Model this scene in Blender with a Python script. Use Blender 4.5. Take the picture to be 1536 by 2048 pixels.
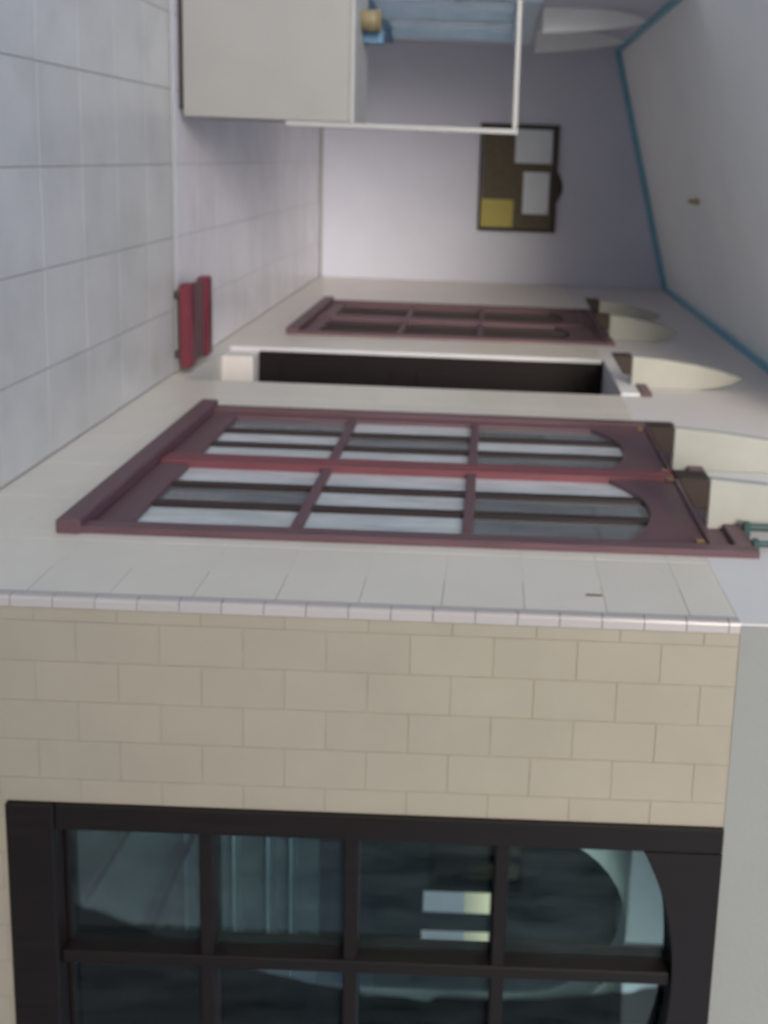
import bpy, bmesh, math, random
from mathutils import Vector, Matrix
rnd = random.Random(7)
R = math.radians
scene = bpy.context.scene
for o in list(bpy.data.objects): bpy.data.objects.remove(o)
COL = scene.collection

# ------------------------------------------------------------------ camera (held on its side: image right is up)
EYE = 1.62
th = math.atan(347/2000.); rl = math.atan(.038)
F = Vector((math.sin(th), math.cos(th), 0)); RT = Vector((math.cos(th), -math.sin(th), 0)); UP = Vector((0, 0, 1))
ex = UP*math.cos(rl) - RT*math.sin(rl); ey = UP*math.sin(rl) + RT*math.cos(rl)
cam = bpy.data.cameras.new('camera'); camo = bpy.data.objects.new('camera', cam); COL.objects.link(camo)
m = Matrix.Identity(4)
for i in range(3): m[i][0], m[i][1], m[i][2] = ex[i], -ey[i], -F[i]
m[0][3], m[1][3], m[2][3] = 0, 0, EYE
camo.matrix_world = m
cam.sensor_fit = 'AUTO'; cam.sensor_width = 36; cam.lens = 2000/2048*36
cam.shift_x = -210/2048; cam.shift_y = -361/2048
cam.clip_start = .05; cam.clip_end = 2000
cam.dof.use_dof = True; cam.dof.focus_distance = 1.2; cam.dof.aperture_fstop = 4.9
scene.camera = camo

# ------------------------------------------------------------------ sky, sun, exposure
SUN_EL, SUN_AZ = R(17.5), R(197)          # azimuth the light comes from, clockwise from +Y
w = bpy.data.worlds.new('World'); scene.world = w; w.use_nodes = True
nt = w.node_tree; bg = nt.nodes['Background']
sky = nt.nodes.new('ShaderNodeTexSky'); sky.sky_type = 'NISHITA'; sky.sun_disc = False
sky.sun_elevation = SUN_EL; sky.sun_rotation = SUN_AZ; sky.dust_density = 1.5; sky.air_density = 1.0; sky.ozone_density = 1.0
nt.links.new(sky.outputs[0], bg.inputs[0]); bg.inputs[1].default_value = .13
sl = bpy.data.lights.new('sun', 'SUN'); sl.energy = 1.0; sl.angle = R(24); sl.color = (1, .98, .965)
so = bpy.data.objects.new('sun', sl); COL.objects.link(so)
d = Vector((math.sin(SUN_AZ)*math.cos(SUN_EL), math.cos(SUN_AZ)*math.cos(SUN_EL), math.sin(SUN_EL)))
so.rotation_euler = d.to_track_quat('Z', 'Y').to_euler(); so.location = d*20
vs = scene.view_settings; vs.view_transform = 'Standard'; vs.look = 'None'; vs.gamma = 1; vs.exposure = 0.84; vs.use_curve_mapping = False
scene.cycles.max_bounces = 8; scene.cycles.diffuse_bounces = 5; scene.cycles.transparent_max_bounces = 12

# ------------------------------------------------------------------ materials
def mat(name, col, rough=.6, spec=.5, var=0., nscale=6., nvar=0., bump=0., bscale=40., stain=None, grain=None):
    M = bpy.data.materials.new(name); M.use_nodes = True; t = M.node_tree; b = t.nodes['Principled BSDF']
    b.inputs['Roughness'].default_value = rough; b.inputs['Specular IOR Level'].default_value = spec
    L = t.links.new; N = t.nodes.new
    tc = N('ShaderNodeTexCoord'); geo = N('ShaderNodeNewGeometry')
    rgb = N('ShaderNodeRGB'); rgb.outputs[0].default_value = (*col, 1); out = rgb.outputs[0]
    def scale_by(out, fac_socket, lo, hi):
        mr = N('ShaderNodeMapRange'); mr.inputs['To Min'].default_value = lo; mr.inputs['To Max'].default_value = hi
        L(fac_socket, mr.inputs['Value'])
        hs = N('ShaderNodeHueSaturation'); L(out, hs.inputs['Color']); L(mr.outputs[0], hs.inputs['Value']); return hs.outputs[0]
    if var:
        oi = N('ShaderNodeObjectInfo'); out = scale_by(out, oi.outputs['Random'], 1-var, 1+var)
    if nvar:
        n = N('ShaderNodeTexNoise'); n.inputs['Scale'].default_value = nscale; n.inputs['Detail'].default_value = 6; n.inputs['Roughness'].default_value = .65
        L(geo.outputs['Position'], n.inputs['Vector'])
        mr0 = N('ShaderNodeMapRange'); mr0.inputs['From Min'].default_value = .3; mr0.inputs['From Max'].default_value = .7; L(n.outputs['Fac'], mr0.inputs['Value'])
        out = scale_by(out, mr0.outputs[0], 1-nvar, 1+nvar)
    if stain:
        n = N('ShaderNodeTexNoise'); n.inputs['Scale'].default_value = stain[1]; n.inputs['Detail'].default_value = 4
        mp = N('ShaderNodeMapping'); mp.inputs['Scale'].default_value = stain[3] if len(stain) > 3 else (1, 1, 1)
        L(geo.outputs['Position'], mp.inputs['Vector']); L(mp.outputs[0], n.inputs['Vector'])
        mr = N('ShaderNodeMapRange'); mr.inputs['From Min'].default_value = .48; mr.inputs['From Max'].default_value = .72; mr.inputs['To Max'].default_value = stain[2]
        L(n.outputs['Fac'], mr.inputs['Value'])
        mx = N('ShaderNodeMix'); mx.data_type = 'RGBA'; L(mr.outputs[0], mx.inputs['Factor']); L(out, mx.inputs['A']); mx.inputs['B'].default_value = (*stain[0], 1); out = mx.outputs['Result']
    if grain:   # stretched noise along an axis (wood)
        n = N('ShaderNodeTexNoise'); n.inputs['Scale'].default_value = 8; n.inputs['Detail'].default_value = 5
        mp = N('ShaderNodeMapping'); mp.inputs['Scale'].default_value = grain
        L(geo.outputs['Position'], mp.inputs['Vector']); L(mp.outputs[0], n.inputs['Vector'])
        out = scale_by(out, n.outputs['Fac'], .62, 1.38)
        mr = N('ShaderNodeMapRange'); mr.inputs['To Min'].default_value = rough-.1; mr.inputs['To Max'].default_value = rough+.15
        L(n.outputs['Fac'], mr.inputs['Value']); L(mr.outputs[0], b.inputs['Roughness'])
    L(out, b.inputs['Base Color'])
    if bump:
        n = N('ShaderNodeTexNoise'); n.inputs['Scale'].default_value = bscale; n.inputs['Detail'].default_value = 3
        L(geo.outputs['Position'], n.inputs['Vector'])
        bp = N('ShaderNodeBump'); bp.inputs['Strength'].default_value = bump; bp.inputs['Distance'].default_value = .01
        L(n.outputs['Fac'], bp.inputs['Height']); L(bp.outputs[0], b.inputs['Normal'])
    return M

def glass_mat(name, tint=(.9, .95, .95), ior=1.5, rough=.0, body=0., bcol=(.5, .55, .6), transl=False):
    M = bpy.data.materials.new(name); M.use_nodes = True; t = M.node_tree; N = t.nodes.new; L = t.links.new
    t.nodes.remove(t.nodes['Principled BSDF']); out = t.nodes['Material Output']
    tr = N('ShaderNodeBsdfTransparent'); tr.inputs[0].default_value = (*tint, 1)
    gl = N('ShaderNodeBsdfGlossy'); gl.inputs['Roughness'].default_value = rough; gl.inputs[0].default_value = (1, 1, 1, 1)
    df = N('ShaderNodeBsdfTranslucent' if transl else 'ShaderNodeBsdfDiffuse'); df.inputs[0].default_value = (*bcol, 1)
    mb = N('ShaderNodeMixShader'); mb.inputs[0].default_value = body
    gp = N('ShaderNodeNewGeometry'); mpd = N('ShaderNodeMapping'); mpd.inputs['Scale'].default_value = (9, 9, 2.2); L(gp.outputs['Position'], mpd.inputs['Vector'])
    nd = N('ShaderNodeTexNoise'); nd.inputs['Scale'].default_value = 1.6; nd.inputs['Detail'].default_value = 6; nd.inputs['Roughness'].default_value = .7; L(mpd.outputs[0], nd.inputs['Vector'])
    md = N('ShaderNodeMapRange'); md.inputs['From Min'].default_value = .3; md.inputs['From Max'].default_value = .7; md.inputs['To Min'].default_value = body*(.2 if body < .1 else .75); md.inputs['To Max'].default_value = body*(3.2 if body < .1 else 1.2)
    L(nd.outputs['Fac'], md.inputs['Value']); L(md.outputs[0], mb.inputs[0])
    L(tr.outputs[0], mb.inputs[1]); L(df.outputs[0], mb.inputs[2])
    fr = N('ShaderNodeFresnel'); fr.inputs[0].default_value = ior
    n = N('ShaderNodeTexNoise'); n.inputs['Scale'].default_value = 3.5
    g = N('ShaderNodeNewGeometry'); L(g.outputs['Position'], n.inputs['Vector'])
    bp = N('ShaderNodeBump'); bp.inputs['Strength'].default_value = .03; bp.inputs['Distance'].default_value = .01; L(n.outputs['Fac'], bp.inputs['Height'])
    L(bp.outputs[0], gl.inputs['Normal'])
    mx = N('ShaderNodeMixShader'); L(fr.outputs[0], mx.inputs[0]); L(mb.outputs[0], mx.inputs[1]); L(gl.outputs[0], mx.inputs[2])
    L(mx.outputs[0], out.inputs[0]); return M

M = {}
M['beige_tile'] = mat('beige_tile', (.365, .325, .256), .5, .35, var=.018, nscale=3.5, nvar=.05, bump=.06, bscale=25)
M['pale_tile'] = mat('pale_tile', (.70, .645, .575), .3, .45, var=.02, nscale=4, nvar=.035, bump=.05, bscale=18)
M['edge_tile'] = mat('edge_tile', (.47, .43, .42), .22, .5, var=.03)
M['grout'] = mat('grout', (.325, .283, .215), .9, .2, nscale=12, nvar=.2)
M['pale_grout'] = mat('pale_grout', (.66, .64, .60), .9, .2, nscale=20, nvar=.08)
M['lilac_plaster'] = mat('lilac_plaster', (.66, .665, .755), .75, .25, nscale=2.2, nvar=.035, bump=.12, bscale=60, stain=((.56, .57, .66), 1.3, .35, (1, 1, .5)))
M['white_plaster'] = mat('white_plaster', (.68, .645, .64), .75, .25, nscale=2, nvar=.03, bump=.12, bscale=60, stain=((.68, .68, .66), 1.1, .35, (1, 1, .4)))
M['shaded_plaster'] = mat('shaded_plaster', (.28, .285, .272), .75, .25, nscale=2, nvar=.04, bump=.12, bscale=60, stain=((.24, .265, .235), 1.1, .35, (1, 1, .4)))  # shading above the beige wall painted in as a darker grey green
M['ceiling_paint'] = mat('ceiling_paint', (.90, .92, .92), .8, .2, nscale=1.6, nvar=.03, bump=.1, bscale=50)
M['grey_plaster'] = mat('grey_plaster', (.70, .69, .71), .8, .2, nscale=2, nvar=.05, bump=.1)
M['blue_trim'] = mat('blue_trim', (.20, .46, .60), .45, .4, nscale=8, nvar=.12)
M['light_blue'] = mat('light_blue', (.66, .80, .90), .5, .4, nscale=7, nvar=.08)
M['deep_blue'] = mat('deep_blue', (.14, .27, .40), .5, .4, nscale=7, nvar=.1)
M['wood'] = mat('wood', (.125, .066, .078), .44, .5, grain=(12, 12, .7))
M['wood_h'] = mat('wood_h', (.125, .066, .078), .44, .5, grain=(12, .7, 12))
M['red_wood'] = mat('red_wood', (.175, .050, .060), .42, .55, grain=(14, 14, .6))
M['dark_wood'] = mat('dark_wood', (.030, .018, .017), .42, .4, grain=(12, 12, .7))
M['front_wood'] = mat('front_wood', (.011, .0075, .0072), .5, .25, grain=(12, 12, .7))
M['bracket_wood'] = mat('bracket_wood', (.040, .026, .020), .5, .3, grain=(12, 12, .7))
M['brown_wood'] = mat('brown_wood', (.22, .11, .06), .5, .35, grain=(12, 12, .7))
M['cream'] = mat('cream', (.41, .41, .37), .6, .3, nscale=6, nvar=.06, bump=.08)
M['cream_block'] = mat('cream_block', (.78, .73, .70), .6, .3, nscale=6, nvar=.05)
M['white_paint'] = mat('white_paint', (.42, .415, .41), .45, .4, nscale=3, nvar=.03)
M['fin_white'] = mat('fin_white', (.86, .86, .86), .6, .3, nscale=5, nvar=.04)
M['counter_front'] = mat('counter_front', (.345, .338, .325), .5, .35, nscale=2.5, nvar=.04)
M['floor_tile'] = mat('floor_tile', (.62, .605, .59), .30, .5, var=.045, nscale=3, nvar=.06, bump=.04, bscale=12, stain=((.44, .44, .41), 2.6, .5))
M['room_tile'] = mat('room_tile', (.76, .74, .79), .24, .6, var=.03, nscale=3, nvar=.06, bump=.04, bscale=12, stain=((.62, .59, .64), 2.1, .4))
M['floor_grout'] = mat('floor_grout', (.36, .35, .33), .9, .2, nscale=14, nvar=.15)
M['threshold'] = mat('threshold', (.64, .64, .66), .4, .4, nscale=8, nvar=.06)
M['ground'] = mat('ground', (.34, .33, .31), .9, .2, nscale=.6, nvar=.18, bump=.3, bscale=8)
M['red_paint'] = mat('red_paint', (.16, .026, .042), .4, .45, nscale=9, nvar=.15)
M['stool_mid'] = mat('stool_mid', (.16, .10, .10), .6, .3, nscale=9, nvar=.15)
M['dark_metal'] = mat('dark_metal', (.05, .045, .045), .5, .4)
M['teal_paint'] = mat('teal_paint', (.035, .085, .08), .45, .4, nscale=9, nvar=.15)
M['old_brass'] = mat('old_brass', (.20, .14, .06), .5, .4)
M['brass'] = mat('brass', (.50, .42, .26), .4, .5)
M['cork'] = mat('cork', (.125, .105, .075), .9, .15, nscale=30, nvar=.2)
M['frame_dark'] = mat('frame_dark', (.035, .024, .024), .45, .4, nscale=9, nvar=.15)
M['paper'] = mat('paper', (.66, .70, .74), .8, .2, nscale=8, nvar=.04)
M['yellow_paper'] = mat('yellow_paper', (.45, .39, .12), .8, .2, nscale=8, nvar=.06)
M['print'] = mat('print', (.30, .32, .38), .8, .2)
M['ochre'] = mat('ochre', (.24, .20, .11), .5, .4, nscale=12, nvar=.15)
M['curtain'] = mat('curtain', (.85, .87, .92), .85, .1, nscale=5, nvar=.08, stain=((.16, .19, .24), 2.6, 1., (1, 1.2, 1.1)))  # dark patches imitate grey reflections in the panes
M['maroon_curtain'] = mat('maroon_curtain', (.10, .045, .05), .85, .1, nscale=5, nvar=.15)
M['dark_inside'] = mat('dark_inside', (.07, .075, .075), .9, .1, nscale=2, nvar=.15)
M['partition'] = mat('partition', (.74, .82, .82), .8, .2, nscale=3, nvar=.06)
M['opposite_plaster'] = mat('opposite_plaster', (.20, .21, .20), .9, .15, nscale=.8, nvar=.15)
M['rack_back'] = mat('rack_back', (.075, .105, .115), .6, .3, nscale=14, nvar=.35)
M['rack'] = mat('rack', (.18, .26, .30), .5, .4, nscale=9, nvar=.2)
M['clear'] = glass_mat('clear_glass')
M['tinted'] = glass_mat('tinted_glass', (.80, .88, .88), 1.45, .0, .012, (.40, .52, .55))
M['pale_reflection'] = glass_mat('pale_reflection_glass', (.85, .88, .9), 1.5, .03, .66, (.88, .90, .93))  # pale diffuse body paints bright reflections into the panes
M['dim_reflection'] = glass_mat('dim_reflection_glass', (.85, .88, .9), 1.5, .02, .22, (.80, .84, .88))  # weaker diffuse body imitates the greyer patches of reflection
M['frosted'] = glass_mat('frosted_glass', (.85, .88, .9), 1.5, .1, .8, (.85, .88, .92), True)

# ------------------------------------------------------------------ builders
def link(o): COL.objects.link(o); return o
def wloc(o): return Vector(o['_w']) if '_w' in o else Vector((0, 0, 0))
_W = {}
def put(o, world, parent=None):
    world = Vector(world); _W[o] = world
    if parent is not None:
        o.parent = parent; o.location = world - _W[parent]
    else: o.location = world
    return o
def tag(o, label, cat, group=None):
    o['label'] = label; o['category'] = cat; o['kind'] = 'thing'
    if group: o['group'] = group
    return o
def thing(name, loc, label, cat, group=None):
    o = link(bpy.data.objects.new(name, None)); o.empty_display_size = .1; put(o, loc); return tag(o, label, cat, group)
def from_verts(name, verts, faces, mt, parent=None, smooth=False, bevel=0., at=None):
    vs_ = [Vector(v) for v in verts]
    lo = Vector([min(v[i] for v in vs_) for i in range(3)]); hi = Vector([max(v[i] for v in vs_) for i in range(3)])
    c = Vector(at) if at else Vector(((lo.x+hi.x)/2, (lo.y+hi.y)/2, lo.z))
    me = bpy.data.meshes.new(name); me.from_pydata([v-c for v in vs_], [], faces)
    bm = bmesh.new(); bm.from_mesh(me); bmesh.ops.remove_doubles(bm, verts=bm.verts, dist=1e-6); bmesh.ops.recalc_face_normals(bm, faces=bm.faces)
    if bevel: bmesh.ops.bevel(bm, geom=list(bm.edges), offset=bevel, segments=1, affect='EDGES', clamp_overlap=True)
    bm.to_mesh(me); bm.free()
    if smooth:
        for p in me.polygons: p.use_smooth = True
    me.materials.append(M[mt]); o = link(bpy.data.objects.new(name, me)); return put(o, c, parent)
BF = [(0, 1, 3, 2), (4, 6, 7, 5), (0, 4, 5, 1), (2, 3, 7, 6), (0, 2, 6, 4), (1, 5, 7, 3)]
def boxdata(b):
    x0, x1, y0, y1, z0, z1 = b
    return [(x, y, z) for x in (x0, x1) for y in (y0, y1) for z in (z0, z1)]
def box(name, b, mt, parent=None, bevel=.003): return from_verts(name, boxdata(b), BF, mt, parent, bevel=bevel)
def boxes(name, bs, mt, parent=None, bevel=0.):
    v, f = [], []
    for b in bs:
        k = len(v); v += boxdata(b); f += [tuple(k+i for i in q) for q in BF]
    me_at = None
    o = from_verts(name, v, f, mt, parent, bevel=bevel); return o
def prism(name, poly, n0, n1, T, mt, parent=None, bevel=0.):
    """polygon in (s, z) pushed between depths n0 and n1; T maps (s, n, z) to the world"""
    k = len(poly); v = [T(s, n0, z) for s, z in poly] + [T(s, n1, z) for s, z in poly]
    f = [tuple(range(k)), tuple(reversed(range(k, 2*k)))] + [(i, (i+1) % k, k+(i+1) % k, k+i) for i in range(k)]
    return from_verts(name, v, f, mt, parent, bevel=bevel)
def tube(name, pts, r, mt, parent=None, seg=10):
    pts = [Vector(p) for p in pts]; v, f = [], []
    for i, p in enumerate(pts):
        t = (pts[min(i+1, len(pts)-1)]-pts[max(i-1, 0)]).normalized()
        a = t.orthogonal().normalized() if abs(t.z) > .9 else t.cross(Vector((0, 0, 1))).normalized(); b = t.cross(a)
        for j in range(seg):
            q = 2*math.pi*j/seg; v.append(p+(a*math.cos(q)+b*math.sin(q))*r)
    for i in range(len(pts)-1):
        for j in range(seg): f.append((i*seg+j, i*seg+(j+1) % seg, (i+1)*seg+(j+1) % seg, (i+1)*seg+j))
    f += [tuple(range(seg)), tuple(range((len(pts)-1)*seg, len(pts)*seg))]
    return from_verts(name, v, f, mt, parent, smooth=False)
def lathe(name, prof, loc, mt, parent=None, seg=20):
    v, f = [], []
    for r, z in prof:
        for j in range(seg): q = 2*math.pi*j/seg; v.append((loc[0]+r*math.cos(q), loc[1]+r*math.sin(q), loc[2]+z))
    for i in range(len(prof)-1):
        for j in range(seg): f.append((i*seg+j, i*seg+(j+1) % seg, (i+1)*seg+(j+1) % seg, (i+1)*seg+j))
    f += [tuple(range(seg)), tuple(range((len(prof)-1)*seg, len(prof)*seg))]
    return from_verts(name, v, f, mt, parent, smooth=True)

# tile pieces: one mesh per size, base at 0, face at +t with a small chamfer
_tiles = {}
def tile_mesh(wd, ht, t, ch, mt, name):
    key = (round(wd, 4), round(ht, 4), t, mt, name)
    if key not in _tiles:
        a, b = wd/2, ht/2; c, e = a-ch, b-ch
        v = [(-a, -b, 0), (a, -b, 0), (a, b, 0), (-a, b, 0), (-a, -b, t-ch), (a, -b, t-ch), (a, b, t-ch), (-a, b, t-ch), (-c, -e, t), (c, -e, t), (c, e, t), (-c, e, t)]
        f = [(0, 1, 5, 4), (1, 2, 6, 5), (2, 3, 7, 6), (3, 0, 4, 7), (4, 5, 9, 8), (5, 6, 10, 9), (6, 7, 11, 10), (7, 4, 8, 11), (8, 9, 10, 11)]
        me = bpy.data.meshes.new(name); me.from_pydata(v, [], f); me.materials.append(M[mt]); _tiles[key] = me
    return _tiles[key]
ROT = {'side': (R(90), 0, R(-90)), 'front': (R(90), 0, 0), 'floor': (0, 0, 0)}
def tile(kind, a0, a1, b0, b1, T, parent, mt, t=.008, ch=.0007, name='tile', jit=.0025, gap=.0018, gap2=None):
    me = tile_mesh(a1-a0-gap, b1-b0-(gap if gap2 is None else gap2), t, ch, mt, name)
    o = link(bpy.data.objects.new(name, me)); put(o, T((a0+a1)/2, 0, (b0+b1)/2) if kind != 'floor' else T((a0+a1)/2, (b0+b1)/2), parent)
    e = ROT[kind]; o.rotation_euler = (e[0]+rnd.uniform(-jit, jit), e[1]+rnd.uniform(-jit, jit), e[2]+rnd.uniform(-jit, jit)*.4)
    return o
def subtract(rect, holes):
    rs = [rect]
    for h in holes:
        out = []
        for r in rs:
            a0, a1, b0, b1 = r; c0, c1, d0, d1 = h
            if c0 >= a1 or c1 <= a0 or d0 >= b1 or d1 <= b0: out.append(r); continue
            if c0 > a0: out.append((a0, c0, b0, b1))
            if c1 < a1: out.append((c1, a1, b0, b1))
            m0, m1 = max(a0, c0), min(a1, c1)
            if d0 > b0: out.append((m0, m1, b0, d0))
            if d1 < b1: out.append((m0, m1, d1, b1))
        rs = out
    return [r for r in rs if r[1]-r[0] > .012 and r[3]-r[2] > .012]

XA, YB, YF, XL = 1.16, 2.42, 9.38, -1.008     # faces of the side, front, far and left walls
TS = lambda s, n, z: (XA-n, s, z)             # on the side wall, n out of the wall
TF = lambda s, n, z: (s, YB-n, z)             # on the front wall
TL = lambda s, n, z: (XL+n, s, z)             # on the left wall
def sbox(T, s0, s1, n0, n1, z0, z1):
    a, b = T(s0, n0, z0), T(s1, n1, z1)
    return (min(a[0], b[0]), max(a[0], b[0]), min(a[1], b[1]), max(a[1], b[1]), z0, z1)

# ------------------------------------------------------------------ ground and floors
def struct(o): o['kind'] = 'structure'; return o
g = struct(box('ground', (-600, 600, -600, 600, -.35, -.05), 'ground', None, 0))
TILE = .3671
fl = struct(box('floor', (-3.6, XA-.002, -.6, 5.09, -.045, -.0018), 'floor_grout', None, 0))
xs = [.0909+TILE*k for k in range(-10, 4)]; xs = [x for x in xs if x < XA-.03]
ys = [3.60+TILE*k for k in range(-11, 5)]
for i, x in enumerate(xs):
    x1 = min(x+TILE, XA-.004)
    for y in ys:
        y1 = min(y+TILE, 5.088)
        if y1-y > .02: tile('floor', x, x1, y, y1, lambda a, b: (a, b, -.008), fl, 'floor_tile', .008, .0008, 'floor_tile', .0010, .006, .0022)
th_ = struct(box('threshold', (-3.6, XA-.002, 5.092, 5.138, -.045, .0012), 'threshold', None, .003))
rf_ = struct(box('room_floor', (-2.6, XA-.002, 5.14, YF, -.045, -.0018), 'floor_grout', None, 0))
for x in [.0909+TILE*k for k in range(-7, 3)]:
    x1 = min(x+TILE, XA-.004)
    y = 5.142
    while y < YF-.03:
        y1 = min(y+TILE, YF-.004); tile('floor', x, x1, y, y1, lambda a, b: (a, b, -.008), rf_, 'room_tile', .008, .0008, 'floor_tile', .0010, .004, .0018); y += TILE

# ------------------------------------------------------------------ side wall with its windows
W1, W2, W3 = (2.87, 4.355, .36, 2.45), (6.32, 7.75, .34, 2.42), (4.94, 5.83, .09, 2.40)
TOP = 3.55; TILETOP = 2.298
side = thing('tiled_side_wall', (XA+.1, 5.5, 0), 'long receding wall, pale tiles below and white plaster above, with three openings', 'wall')
def wall_pieces(s0, s1, z0, z1, holes): return subtract((s0, s1, z0, z1), holes)
body = boxes('masonry', [sbox(TS, a, b, -.2, -.0014, c, e) for a, b, c, e in wall_pieces(YB+.02, YF+.2, -.04, TILETOP, (W1, W2, W3))], 'pale_grout', side)
boxes('upper_plaster', [sbox(TS, a, b, -.2, 0, c, e) for a, b, c, e in wall_pieces(YB+.202, YF+.2, TILETOP, TOP, (W1, W2, W3))]+[sbox(TS, YB, YB+.202, -.005, 0, TILETOP, TOP)], 'white_plaster', side)
def tile_wall(s0, s1, z0, z1, ws, hs, holes, T, parent, mt, kind, brick=True, zoff=0., first=None):
    r = 0; z = z0
    while z < z1-.012:
        ze = min(z+hs, z1); s = s0
        while s < s1-.012:
            se = min(s+ws, s1)
            for a, b, c, e in subtract((s, se, z, ze), holes): tile(kind, a, b, c, e, T, parent, mt)
            s = se
        z = ze; r += 1
TSm = lambda s, n, z: (XA+.008, s, z)
tile_wall(YB+.028, YF-.002, .0, TILETOP, .36, .2175, (W1, W2, W3), TSm, body, 'pale_tile', 'side')
box('wall_screw', sbox(TS, 2.55, 2.558, 0, .004, 1.91, 1.955), 'stool_mid', side, .002)

def arc(s0, s1, z_h, z_c, n=10):
    """points of a segmental arch from s0 to s1, haunch z_h, crown z_c"""
    return [(s0+(s1-s0)*i/n, z_h+(z_c-z_h)*(1-(2*i/n-1)**2)) for i in range(n+1)]

def casement(wall, T, W, rows, zg0, zh, zc, glass, wood, barwood, stile, pane_split=3, headz=None, jamb=.045, bar=.040, label=None, bars=True):
    s0, s1, z0, z1 = W; sm = (s0+s1)/2
    e = .012
    # outer frame is the window itself
    fr = [sbox(T, s0-e, s0+jamb, -.12, .022, z0, z1+e), sbox(T, s1-jamb, s1+e, -.12, .022, z0, z1+e), sbox(T, s0+jamb+.001, s1-jamb-.001, -.12, .022, z1-.05, z1+e)]
    win = boxes('window', fr, wood, wall, .004)
    if label: win['label'] = label
    box('sill', sbox(T, s0-.02, s1+.02, -.13, .045, z0-.02, z0+.055), wood+'_h' if wood == 'wood' else wood, win, .006)
    box('head_moulding', sbox(T, s0+jamb, s1-jamb, .0, .014, z1-.125, z1-.100), wood, win, .004)
    for k in (0, 1):
        a, b = (s0+jamb+.002, sm-.002) if k == 0 else (sm+.002, s1-jamb-.002)
        st = .048; ga, gb = a+st, b-st
        n0, n1 = -.065, .004
        box('bottom_rail', sbox(T, ga+.001, gb-.001, n0, n1, z0+.057, zg0), wood, win, .003)
        box('stile', sbox(T, a, ga, n0, n1+(.012 if (k == 0) else 0), z0+.057, z1-.127), stile if k == 0 else wood, win, .004) if False else None
        box('stile', sbox(T, a, ga, n0, n1+(.010 if k == 1 else 0), z0+.057, z1-.052), stile if k == 1 else wood, win, .004)
        box('stile', sbox(T, gb, b, n0, n1+(.010 if k == 0 else 0), z0+.057, z1-.052), stile if k == 0 else wood, win, .004)
        prism('arched_head', arc(ga+.001, gb-.001, zh, zc)+[(gb-.001, z1-.052), (ga+.001, z1-.052)], n0, n1-.001, T, wood, win)
        def top_at(s): u = 2*(s-ga)/(gb-ga)-1; return zh+(zc-zh)*(1-u*u)
        cw = (gb-ga)/pane_split
        if bars:
            for i in range(1, pane_split):
                s = ga+cw*i; box('muntin', sbox(T, s-bar/2, s+bar/2, n0+.008, n1-.004, zg0, top_at(s)-.001), barwood, win, .003)
            for z in rows: box('glazing_bar', sbox(T, ga+.001, gb-.001, n0+.012, n1+.001, z-.017, z+.017), wood, win, .003)
        zs = [zg0]+list(rows)+[None] if bars else [zg0, None]
        for i in range(pane_split):
            pa, pb = ga+cw*i, ga+cw*(i+1)
            for j in range(len(zs)-1):
                lo = zs[j]; hi = zs[j+1]
                if hi: poly = [(pa, lo), (pb, lo), (pb, hi), (pa, hi)]
                else: poly = [(pa, lo), (pb, lo)]+[(q, top_at(q)) for q in (pb, pb-cw*.33, pb-cw*.67, pa)]
                prism('pane', poly, -.018, -.014, T, 'dim_reflection' if (glass == 'pale_reflection' and (k, i, j) in ((0, 1, 0), (0, 1, 2), (0, 0, 2), (1, 1, 1), (1, 2, 2), (1, 2, 0), (1, 0, 2))) else glass, win)
    return win
w1 = casement(side, TS, W1, (1.04, 1.576), .53, 2.085, 2.19, 'pale_reflection', 'wood', 'dark_wood', 'red_wood', label='two leaf window with mauve brown frame and pale curtain behind its panes')
for y, z in ((2.955, 2.30), (3.56, 2.31), (3.665, 2.31), (4.27, 2.30)): box('brass_catch', sbox(TS, y-.007, y+.007, .004, .018, z-.014, z+.014), 'old_brass', w1, .003)
w2 = casement(side, TS, W2, (1.03, 1.56), .50, 2.08, 2.17, 'clear', 'wood', 'dark_wood', 'wood', label='two leaf window with dark panes next to the far corner')
# doorway between the windows
dr = boxes('doorway', [sbox(TS, W3[0], W3[1], -.2, .014, 2.30, 2.40), sbox(TS, W3[1]-.03, W3[1], -.2, .010, .091, 2.299)], 'grey_plaster', side, .003)
box('head_board', sbox(TS, W3[0]-.02, W3[1]+.02, 0.001, .024, 2.401, 2.455), 'wood', dr, .004)
box('door_leaf', (XA+.012, XA+.85, 5.765, 5.797, .272, 2.295), 'front_wood', dr, .004)
for z0_, z1_ in ((.40, 1.05), (1.2, 2.15)): box('door_panel', (XA+.09, XA+.42, 5.755, 5.766, z0_, z1_), 'front_wood', dr, .006)

# plaster fins with dark brackets over the openings
def fin(y, zb=2.43, h=.61, wd=.168, t=.045, par=side, T=TS, mt='cream', bracket=True):
    prof = [(0, 0), (wd, 0), (wd*.93, .25*h), (wd*.80, .55*h), (wd*.62, .80*h), (wd*.42, h), (wd*.22, .90*h), (wd*.07, .74*h), (0, .58*h)]
    # profile (n, z): pushed along the wall from y to y+t
    k = len(prof); v = [T(y, n, zb+z) for n, z in prof]+[T(y+t, n, zb+z) for n, z in prof]
    f = [tuple(range(k)), tuple(reversed(range(k, 2*k)))]+[(i, (i+1) % k, k+(i+1) % k, k+i) for i in range(k)]
    o = from_verts('fin', v, f, mt, par, bevel=.004)
    if bracket:
        pr = [(.070, -.001), (wd, -.001), (wd, -.105), (.070, -.045)]
        v = [T(y+.002, n, zb+z) for n, z in pr]+[T(y+t+.05, n, zb+z) for n, z in pr]
        from_verts('bracket', v, [(0, 1, 2, 3), (7, 6, 5, 4), (0, 4, 5, 1), (1, 5, 6, 2), (2, 6, 7, 3), (3, 7, 4, 0)], 'bracket_wood', o, bevel=.003)
    return o
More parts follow.
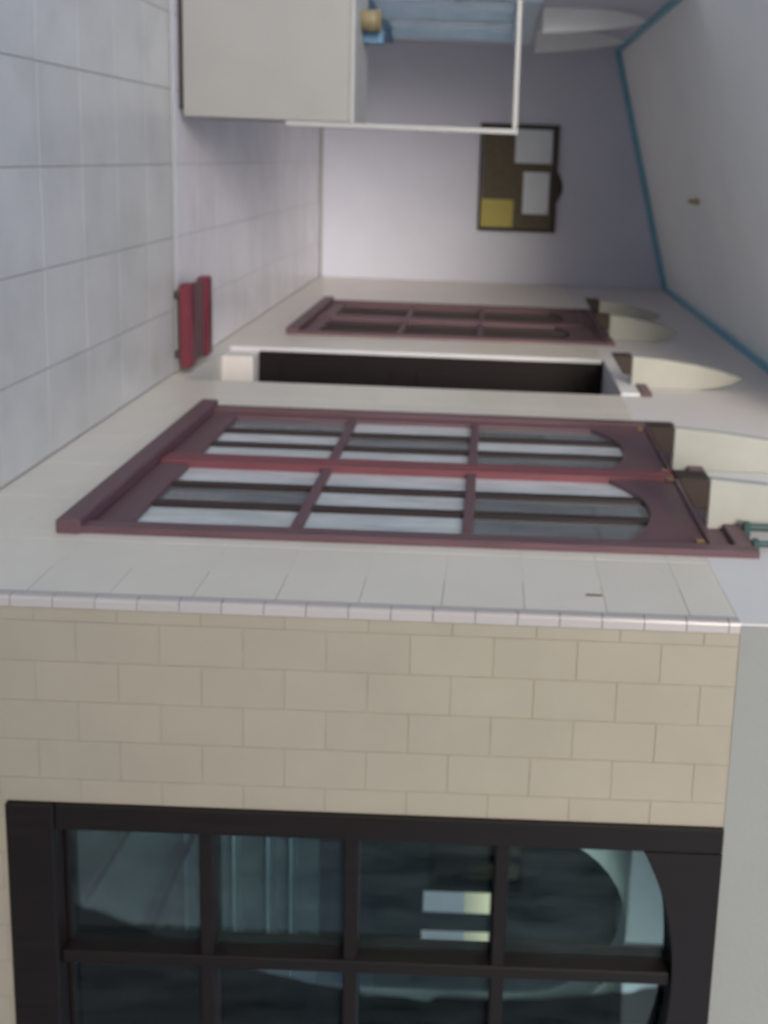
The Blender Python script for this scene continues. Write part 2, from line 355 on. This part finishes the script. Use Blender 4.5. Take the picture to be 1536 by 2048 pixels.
for y, zb, h in ((3.09, 2.35, .64), (3.71, 2.345, .64), (5.125, 2.375, .585), (6.52, 2.415, .46), (7.24, 2.42, .46)): fin(y, zb, h)

# rooms behind the side wall
def room(name, b, mt, holes_x0=(), holes_y0=(), holes_y1=()):
    x0, x1, y0, y1, z0, z1 = b; t = .08; bs = []
    for a, c, e, h in subtract((y0, y1, z0, z1), holes_x0): bs.append((x0-t, x0, a, c, e, h))
    bs.append((x1, x1+t, y0-t, y1+t, z0, z1))
    for a, c, e, h in subtract((x0-t, x1, z0, z1), holes_y0): bs.append((a, c, y0-t, y0, e, h))
    for a, c, e, h in subtract((x0-t, x1, z0, z1), holes_y1): bs.append((a, c, y1, y1+t, e, h))
    bs += [(x0-t, x1+t, y0-t, y1+t, z0-t, z0), (x0-t, x1+t, y0-t, y1+t, z1, z1+t)]
    return struct(boxes(name, bs, mt))
grow = lambda W, e=.05: (W[0]-e, W[1]+e, W[2]-e, W[3]+e)
WF = (1.745, 2.72, .375, 2.30)
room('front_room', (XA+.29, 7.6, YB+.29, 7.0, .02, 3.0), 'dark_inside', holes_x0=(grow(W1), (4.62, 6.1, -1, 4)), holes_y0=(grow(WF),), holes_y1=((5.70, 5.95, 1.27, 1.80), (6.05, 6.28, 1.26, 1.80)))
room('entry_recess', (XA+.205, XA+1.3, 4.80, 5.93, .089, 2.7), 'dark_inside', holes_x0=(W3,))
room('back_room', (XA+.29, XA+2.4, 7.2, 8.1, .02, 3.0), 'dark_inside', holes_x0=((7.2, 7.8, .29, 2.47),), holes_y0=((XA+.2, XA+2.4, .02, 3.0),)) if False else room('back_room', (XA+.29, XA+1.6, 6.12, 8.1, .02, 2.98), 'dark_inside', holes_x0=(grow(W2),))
struct(box('roof', (XA-.02, 7.9, YB-.02, YF+.2, TOP+.001, TOP+.2), 'white_plaster', None, .01))

# curtains just inside
def curtain(name, s0, s1, z0, z1, x, mt, label, amp=.018, fold=.11, T=None):
    n = int((s1-s0)/.012); v, f = [], []; nz = 7
    for i in range(n+1):
        s = s0+(s1-s0)*i/n; ph = 2*math.pi*s/fold
        for j in range(nz):
            k = j/(nz-1); a = amp*(1-.35*k)
            dx = a*math.sin(ph+.9*math.sin(s*5)+.5*k*math.sin(s*11)); z = z0+(z1-z0)*k
            p = (x+dx, s, z) if T is None else (s, x+dx, z); v.append(p)
    for i in range(n):
        for j in range(nz-1): f.append((i*nz+j, (i+1)*nz+j, (i+1)*nz+j+1, i*nz+j+1))
    o = from_verts(name, v, f, mt, None, smooth=True); tag(o, label, 'curtain', 'curtains behind the side windows'); return o
curtain('curtain', W1[0]+.02, 3.30, .42, 2.36, XA+.085, 'curtain', 'pale blue grey curtain behind the leaf nearest the beige wall')
curtain('curtain', 3.50, 3.98, .42, 2.36, XA+.085, 'curtain', 'pale curtain gathered behind the red meeting stile')
curtain('curtain', 4.10, W1[1]-.02, .42, 2.36, XA+.085, 'curtain', 'narrow pale curtain behind the leaf nearest the dark doorway')
curtain('curtain', W2[0]+.02, W2[1]-.02, .40, 2.36, XA+.215, 'maroon_curtain', 'dark maroon curtain behind the farther two leaf window')

# things in the doorway
tag(box('plinth_block', (XA+.014, XA+.190, 5.62, 5.76, .0905, .271), 'cream_block', None, .006), 'small cream block under the dark door leaf in the doorway', 'block')
tag(box('wooden_plank', (XA+.194, XA+.36, 5.60, 5.63, .0905, .40), 'brown_wood', None, .003), 'short brown plank standing beside the cream block in the doorway', 'plank')

# ------------------------------------------------------------------ front wall: beige tiles and dark window
front = thing('beige_tiled_wall', (4.4, YB+.1, 0), 'beige wall of upright staggered tiles around a dark arched window', 'wall')
fb = boxes('masonry', [sbox(TF, a, b, -.2, -.0016, c, e) for a, b, c, e in subtract((XA+.001, 7.9, -.04, 2.30), (WF,))], 'grout', front)
boxes('upper_plaster', [sbox(TF, a, b, -.2, 0, c, e) for a, b, c, e in ((XA+.0052, 7.9, 2.30, TOP),)], 'shaded_plaster', front)
TFm = lambda s, n, z: (s, YB+.008, z)
cols = [XA+.028, 1.225]+[1.225+.1125*k for k in range(1, 22)]
for i in range(len(cols)-1):
    off = 1.554 if i % 2 == 0 else 1.663
    z = off-.2175*8
    while z < 2.30:
        a0, a1 = max(z, 0.), min(z+.2175, 2.298)
        if a1-a0 > .012:
            for a, b, c, e in subtract((cols[i], cols[i+1], a0, a1), (WF,)): tile('front', a, b, c, e, TFm, fb, 'beige_tile', .008, .0008, 'tile', .0014, .0026)
        z += .2175
z = .8485-.1093*8
while z < 2.28:            # rounded white corner pieces, L shaped and proud of both faces
    a0, a1 = max(z, 0), min(z+.1093, 2.30)-.0022
    if a1-a0 > .02:
        pr = [(XA-.003, YB+.030), (XA-.003, YB+.004), (XA+.000, YB-.002), (XA+.005, YB-.004), (XA+.026, YB-.004), (XA+.026, YB+.007), (XA+.0075, YB+.0075), (XA+.0075, YB+.030)]
        v = [(x, y, a0) for x, y in pr]+[(x, y, a1) for x, y in pr]; k = len(pr)
        from_verts('edge_tile', v, [tuple(range(k)), tuple(range(k, 2*k))]+[(i, (i+1) % k, k+(i+1) % k, k+i) for i in range(k)], 'edge_tile', fb)
    z += .1093

# the dark window
s0, s1, z0, z1 = WF; sm = 2.222
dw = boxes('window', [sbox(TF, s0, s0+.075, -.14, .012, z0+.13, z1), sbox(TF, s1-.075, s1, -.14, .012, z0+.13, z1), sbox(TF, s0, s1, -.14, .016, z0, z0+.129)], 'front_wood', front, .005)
dw['label'] = 'large dark brown window with arched head in the beige wall'
ga, gb, zg0 = s0+.076, s1-.076, z0+.13
ztop = lambda s: 2.09+.10*(1-abs(2*(s-ga)/(gb-ga)-1)**2.2)
top = [(ga+(gb-ga)*i/24, ztop(ga+(gb-ga)*i/24)) for i in range(25)]
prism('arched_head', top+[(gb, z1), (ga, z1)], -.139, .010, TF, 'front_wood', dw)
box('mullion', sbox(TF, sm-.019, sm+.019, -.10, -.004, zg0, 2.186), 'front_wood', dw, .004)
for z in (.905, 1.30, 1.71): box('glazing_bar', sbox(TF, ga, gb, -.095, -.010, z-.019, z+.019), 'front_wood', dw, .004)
for a, b in ((ga, sm-.019), (sm+.019, gb)):
    box('bead', sbox(TF, a, b, -.058, -.046, zg0, zg0+.012), 'front_wood', dw, .002)
    zs = [zg0, .905, 1.30, 1.71]
    for j in range(4):
        if j < 3: poly = [(a, zs[j]), (b, zs[j]), (b, zs[j+1]), (a, zs[j+1])]
        else: poly = [(a, zs[3]), (b, zs[3])]+[(a+(b-a)*q/6, ztop(a+(b-a)*q/6)) for q in range(6, -1, -1)]
        prism('pane', poly, -.060, -.055, TF, 'tinted', dw)
# inside: arched partition, storage rack
yp = 2.76; cx, cz, rr = 2.362, 1.788, .331
poly = [(XA+.30, .03), (cx-rr, .03)]+[(cx-rr*math.cos(math.pi*i/20), cz+rr*math.sin(math.pi*i/20)) for i in range(21)]+[(cx+rr, .03), (4.4, .03), (4.4, 2.99), (XA+.30, 2.99)]
o = prism('arched_partition', poly, 0, .10, lambda s, n, z: (s, yp+n, z), 'partition')
tag(o, 'grey green inner wall with round arch seen through the dark window', 'partition')
rk = thing('storage_rack', (2.45, 2.86, .02), 'slim blue grey rack with slanted braces low behind the dark window', 'rack')
for x in (2.09, 2.72): box('upright', (x-.012, x+.012, 2.90, 2.94, .02, 1.12), 'rack', rk, .002)
for z in (.70, .855, .965, 1.04): box('shelf', (2.08, 2.73, 2.885, 2.975, z, z+.010), 'rack', rk, .002)
for a, b in (((2.10, .555), (2.50, .33)), ((2.10, .755), (2.62, .54)), ((2.50, .64), (2.86, .43))):
    v = [(a[0], y, a[1]+k) for y in (2.870, 2.883) for k in (0, .02)]+[(b[0], y, b[1]+k) for y in (2.870, 2.883) for k in (0, .02)]
    from_verts('brace', v, BF, 'front_wood', rk)

box('back_panel', (2.08, 2.73, 2.98, 2.99, .10, 1.12), 'rack_back', rk, .001)
# conduits at the near top corner of the side window
for y, n_, l in ((3.075, .030, 'dark teal pipe running up the plaster beside the nearest cream fin'), (2.955, .022, 'dark teal pipe rising from the near top corner of the side window')):
    r = .012 if n_ > .025 else .010
    t_ = thing('wall_pipe', (XA-n_, y-.03, 2.47), l, 'pipe', 'teal pipes on the side wall')
    tube('pipe', [(XA-n_, y-.03, 2.47), (XA-n_, y-.03, 3.2)], r, 'teal_paint', t_)
    box('clamp', (XA-n_-r-.004, XA, y-.03-r-.006, y-.03+r+.006, 2.60, 2.615), 'teal_paint', t_, .001)
    box('end_cap', (XA-n_-r-.004, XA-.001, y-.03-r-.004, y-.03+r+.004, 2.455, 2.475), 'teal_paint', t_, .002)

# ------------------------------------------------------------------ far wall, left wall, ceiling
far = thing('far_wall', (.08, YF+.1, 0), 'plain lilac white end wall carrying the notice board', 'wall')
box('plaster', (XL-.2, XA-.001, YF, YF+.2, -.04, 3.40), 'lilac_plaster', far, 0)
box('skirting', (XL+.001, XA-.003, YF-.010, YF-.001, 0, .022), 'floor_grout', far, .002)
left = thing('left_wall', (XL-.1, 7.7, 0), 'short pale wall at the back left with a light blue window', 'wall')
WL = (6.55, 8.95, .62, 1.86)
boxes('plaster', [sbox(TL, a, b, -.15, 0, c, e) for a, b, c, e in subtract((5.95, YF-.001, -.04, 2.80), (WL,))], 'lilac_plaster', left)
lw = boxes('window', [sbox(TL, WL[0], WL[0]+.14, -.10, .025, WL[2]+.08, 1.73), sbox(TL, WL[1]-.20, WL[1], -.10, .03, WL[2]+.08, 1.73), sbox(TL, 7.62, 7.74, -.10, .02, WL[2]+.08, 1.73), sbox(TL, WL[0]-.03, WL[1]+.03, -.10, .035, 1.731, 1.88)], 'light_blue', left, .004)
box('sill', sbox(TL, WL[0]-.04, WL[1]+.04, -.10, .06, WL[2]-.05, WL[2]+.079), 'deep_blue', lw, .005)
for a, b in ((WL[0]+.14, 7.62), (7.74, WL[1]-.20)): box('pane', sbox(TL, a, b, -.055, -.049, WL[2]+.08, 1.731), 'frosted', lw, 0)
for y in (6.95, 8.15): fin(y, 1.90, .70, .17, .045, left, TL, 'fin_white', False)

zc = lambda x: 2.715+(x-XL)*(3.285-2.715)/(XA-XL)
y0c, y1c = 4.15, YF
v = [(x, y, zc(x)+k) for x in (XL, XA) for y in (y0c, y1c) for k in (0, .12)]
cl = struct(from_verts('ceiling', v, BF, 'ceiling_paint'))
def trim(name, a, b, dz, dn):
    a, b = Vector(a), Vector(b); dn = Vector(dn)
    v = []
    for p in (a, b):
        for q in (Vector((0, 0, 0)), dn):
            for z in (0, -dz): v.append(p+q+Vector((0, 0, z)))
    return from_verts(name, v, BF, 'blue_trim', cl)
trim('trim', (XL, YF-.002, zc(XL)-.003), (XA, YF-.002, zc(XA)-.003), .048, (0, -.022, 0))
trim('trim', (XA-.001, y0c, zc(XA)-.01), (XA-.001, YF-.026, zc(XA)-.01), .045, (-.022, 0, 0))
trim('trim', (XL+.001, 5.95, zc(XL)-.002), (XL+.001, YF-.026, zc(XL)-.002), .045, (.022, 0, 0))
hk = thing('ceiling_lamp_holder', (.245, 7.0, zc(.245)-.075), 'tiny brass coloured lamp holder on the sloping ceiling', 'lamp holder')
lathe('rose', [(.026, .0), (.028, .012), (.018, .022), (.016, .03)], (.245, 7.0, zc(.245)-.030), 'brass', hk)
lathe('socket', [(.014, 0), (.018, .008), (.018, .035), (.012, .046)], (.245, 7.0, zc(.245)-.075), 'brass', hk)

# ------------------------------------------------------------------ notice board and sheets
nb = thing('notice_board', (.17, YF-.02, 1.47), 'brown cork notice board in dark frame on the end wall', 'notice board')
bx0, bx1, bz0, bz1 = -.315, .668, 1.475, 2.20
box('cork', (bx0+.03, bx1-.03, YF-.022, YF-.002, bz0+.03, bz1-.03), 'cork', nb, .002)
for b in ((bx0, bx1, YF-.036, YF-.001, bz1-.055, bz1), (bx0, bx1, YF-.036, YF-.001, bz0, bz0+.022), (bx0, bx0+.04, YF-.036, YF-.001, bz0+.023, bz1-.056), (bx1-.03, bx1, YF-.036, YF-.001, bz0+.023, bz1-.056)): box('frame_bar', b, 'frame_dark', nb, .004)
prism('hanger', [(.09, bz1), (.40, bz1), (.29, bz1+.05), (.21, bz1+.05)], .004, .016, lambda s, n, z: (s, YF-n, z), 'frame_dark', nb)
def sheet(x0, x1, z0, z1, mt, label, lines=0, rot=0):
    t_ = thing('paper_sheet', ((x0+x1)/2, YF-.024, z0), label, 'paper', 'sheets pinned to the notice board')
    cx_, cz_ = (x0+x1)/2, (z0+z1)/2; nx, nz = 6, 4; v, f = [], []
    for side_ in (0, 1):
        for i in range(nx+1):
            for j in range(nz+1):
                a, b = x0+(x1-x0)*i/nx, z0+(z1-z0)*j/nz
                cu = .006*((2*i/nx-1)**2)*(.3+j/nz*.2)+.004*((1-j/nz)**2)
                v.append((a, YF-.0245-.0012*side_-cu, b))
    K = (nx+1)*(nz+1)
    for i in range(nx):
        for j in range(nz):
            q = [i*(nz+1)+j, (i+1)*(nz+1)+j, (i+1)*(nz+1)+j+1, i*(nz+1)+j+1]; f += [tuple(q), tuple(K+u for u in reversed(q))]
    from_verts('sheet', v, f, mt, t_)
    for px_ in (x0+.02, x1-.02): lathe('pin', [(.0035, 0), (.0075, .003), (.0075, .008), (.003, .011)], (px_, YF-.034, z1-.024), 'red_paint', t_, 8)
    return t_
sheet(-.27, .035, 1.80, 2.14, 'paper', 'pale sheet in the upper left corner of the notice board')
sheet(.115, .50, 1.885, 2.125, 'paper', 'wide white sheet at the upper right of the notice board')
sheet(.375, .632, 1.50, 1.80, 'yellow_paper', 'yellow sheet at the bottom right of the notice board')

# ------------------------------------------------------------------ counter with its white frame
YC = 5.16
ct = thing('counter', (-1.0, YC+.25, 0), 'plain off white counter with thin top at the left', 'counter')
box('front_panel', (-2.2, -.150, YC, YC+.03, .035, .872), 'counter_front', ct, .004)
box('side_panel', (-.180, -.150, YC+.031, YC+.48, .035, .872), 'counter_front', ct, .004)
box('kick_board', (-2.2, -.19, YC+.04, YC+.06, 0, .034), 'dark_metal', ct, .002)
box('top', (-2.2, -.146, YC-.003, YC+.50, .873, .897), 'white_paint', ct, .005)
sf = thing('screen_frame', (-.13, YC+.02, .55), 'thin white post and rail frame fixed to the end of the counter', 'frame')
box('post', (-.148, -.121, YC, YC+.034, .55, 1.728), 'white_paint', sf, .004)
box('rail', (-2.2, -.149, YC+.002, YC+.032, 1.698, 1.724), 'white_paint', sf, .004)
pot = thing('ochre_pot', (-.68, 5.40, .897), 'small ochre yellow pot on the counter top', 'pot')
lathe('body', [(.050, 0), (.054, .004), (.056, .05), (.055, .08), (.050, .085)], (-.68, 5.40, .897), 'ochre', pot)
lathe('rim', [(.052, .0), (.060, .003), (.060, .014), (.050, .016)], (-.68, 5.40, .982), 'ochre', pot)
tag(box('blue_box', (-.655, -.575, 5.47, 5.60, .8975, .995), 'deep_blue', None, .006), 'small deep blue box beside the ochre pot on the counter', 'box')

# ------------------------------------------------------------------ unseen building added behind the camera to darken the glass reflections
ob = thing('added_building', (1.0, -11.5, -.05), 'added unseen grey building that darkens the reflection in the dark window', 'building')
ow = boxes('wall', [(a, b, -11.5, -11.2, c, e) for a, b, c, e in subtract((-14, 16, -.05, 4.3), [(x, x+1.1, .9, 2.6) for x in range(-12, 15, 4)])], 'opposite_plaster', ob)
box('roof', (-14.3, 16.3, -16, -10.9, 4.301, 4.5), 'opposite_plaster', ob, .01)
box('backing', (-14, 16, -11.62, -11.55, -.05, 4.3), 'dark_inside', ob, 0)  # added to keep sunlight from glowing through these windows
box('rear_wall', (-14, 16, -16, -15.8, -.05, 4.3), 'opposite_plaster', ob, 0)
for x in range(-12, 15, 4):
    wn = boxes('window', [(x, x+.06, -11.4, -11.24, .9, 2.6), (x+1.04, x+1.1, -11.4, -11.24, .9, 2.6), (x+.061, x+1.039, -11.4, -11.24, .9, .96), (x+.061, x+1.039, -11.4, -11.24, 2.54, 2.6), (x+.52, x+.58, -11.38, -11.26, .961, 2.539)], 'dark_wood', ob)
    box('pane', (x+.061, x+1.039, -11.34, -11.33, .961, 2.539), 'clear', wn, 0)

# ------------------------------------------------------------------ low red stool against the side wall
st = thing('red_stool', (.90, 5.20, .0), 'low red stool with two slats on the floor by the side wall', 'stool')
for y0_, y1_, s in ((5.03, 5.13, 0), (5.335, 5.435, 0)): box('slat', (.69, 1.125, y0_, y1_, .0345, .095), 'red_paint', st, .010)
for x in (.75, 1.06): box('bearer', (x-.02, x+.02, 5.132, 5.333, .034, .061), 'red_paint', st, .003)
box('panel', (.70, 1.115, 5.135, 5.33, .050, .070), 'brown_wood', st, .003) if False else box('panel', (.70, 1.115, 5.133, 5.332, .0615, .075), 'stool_mid', st, .003)
for x in (.75, 1.06):
    for y in (5.07, 5.39): box('leg', (x-.018, x+.018, y-.018, y+.018, .0045, .0335), 'dark_metal', st, .002)
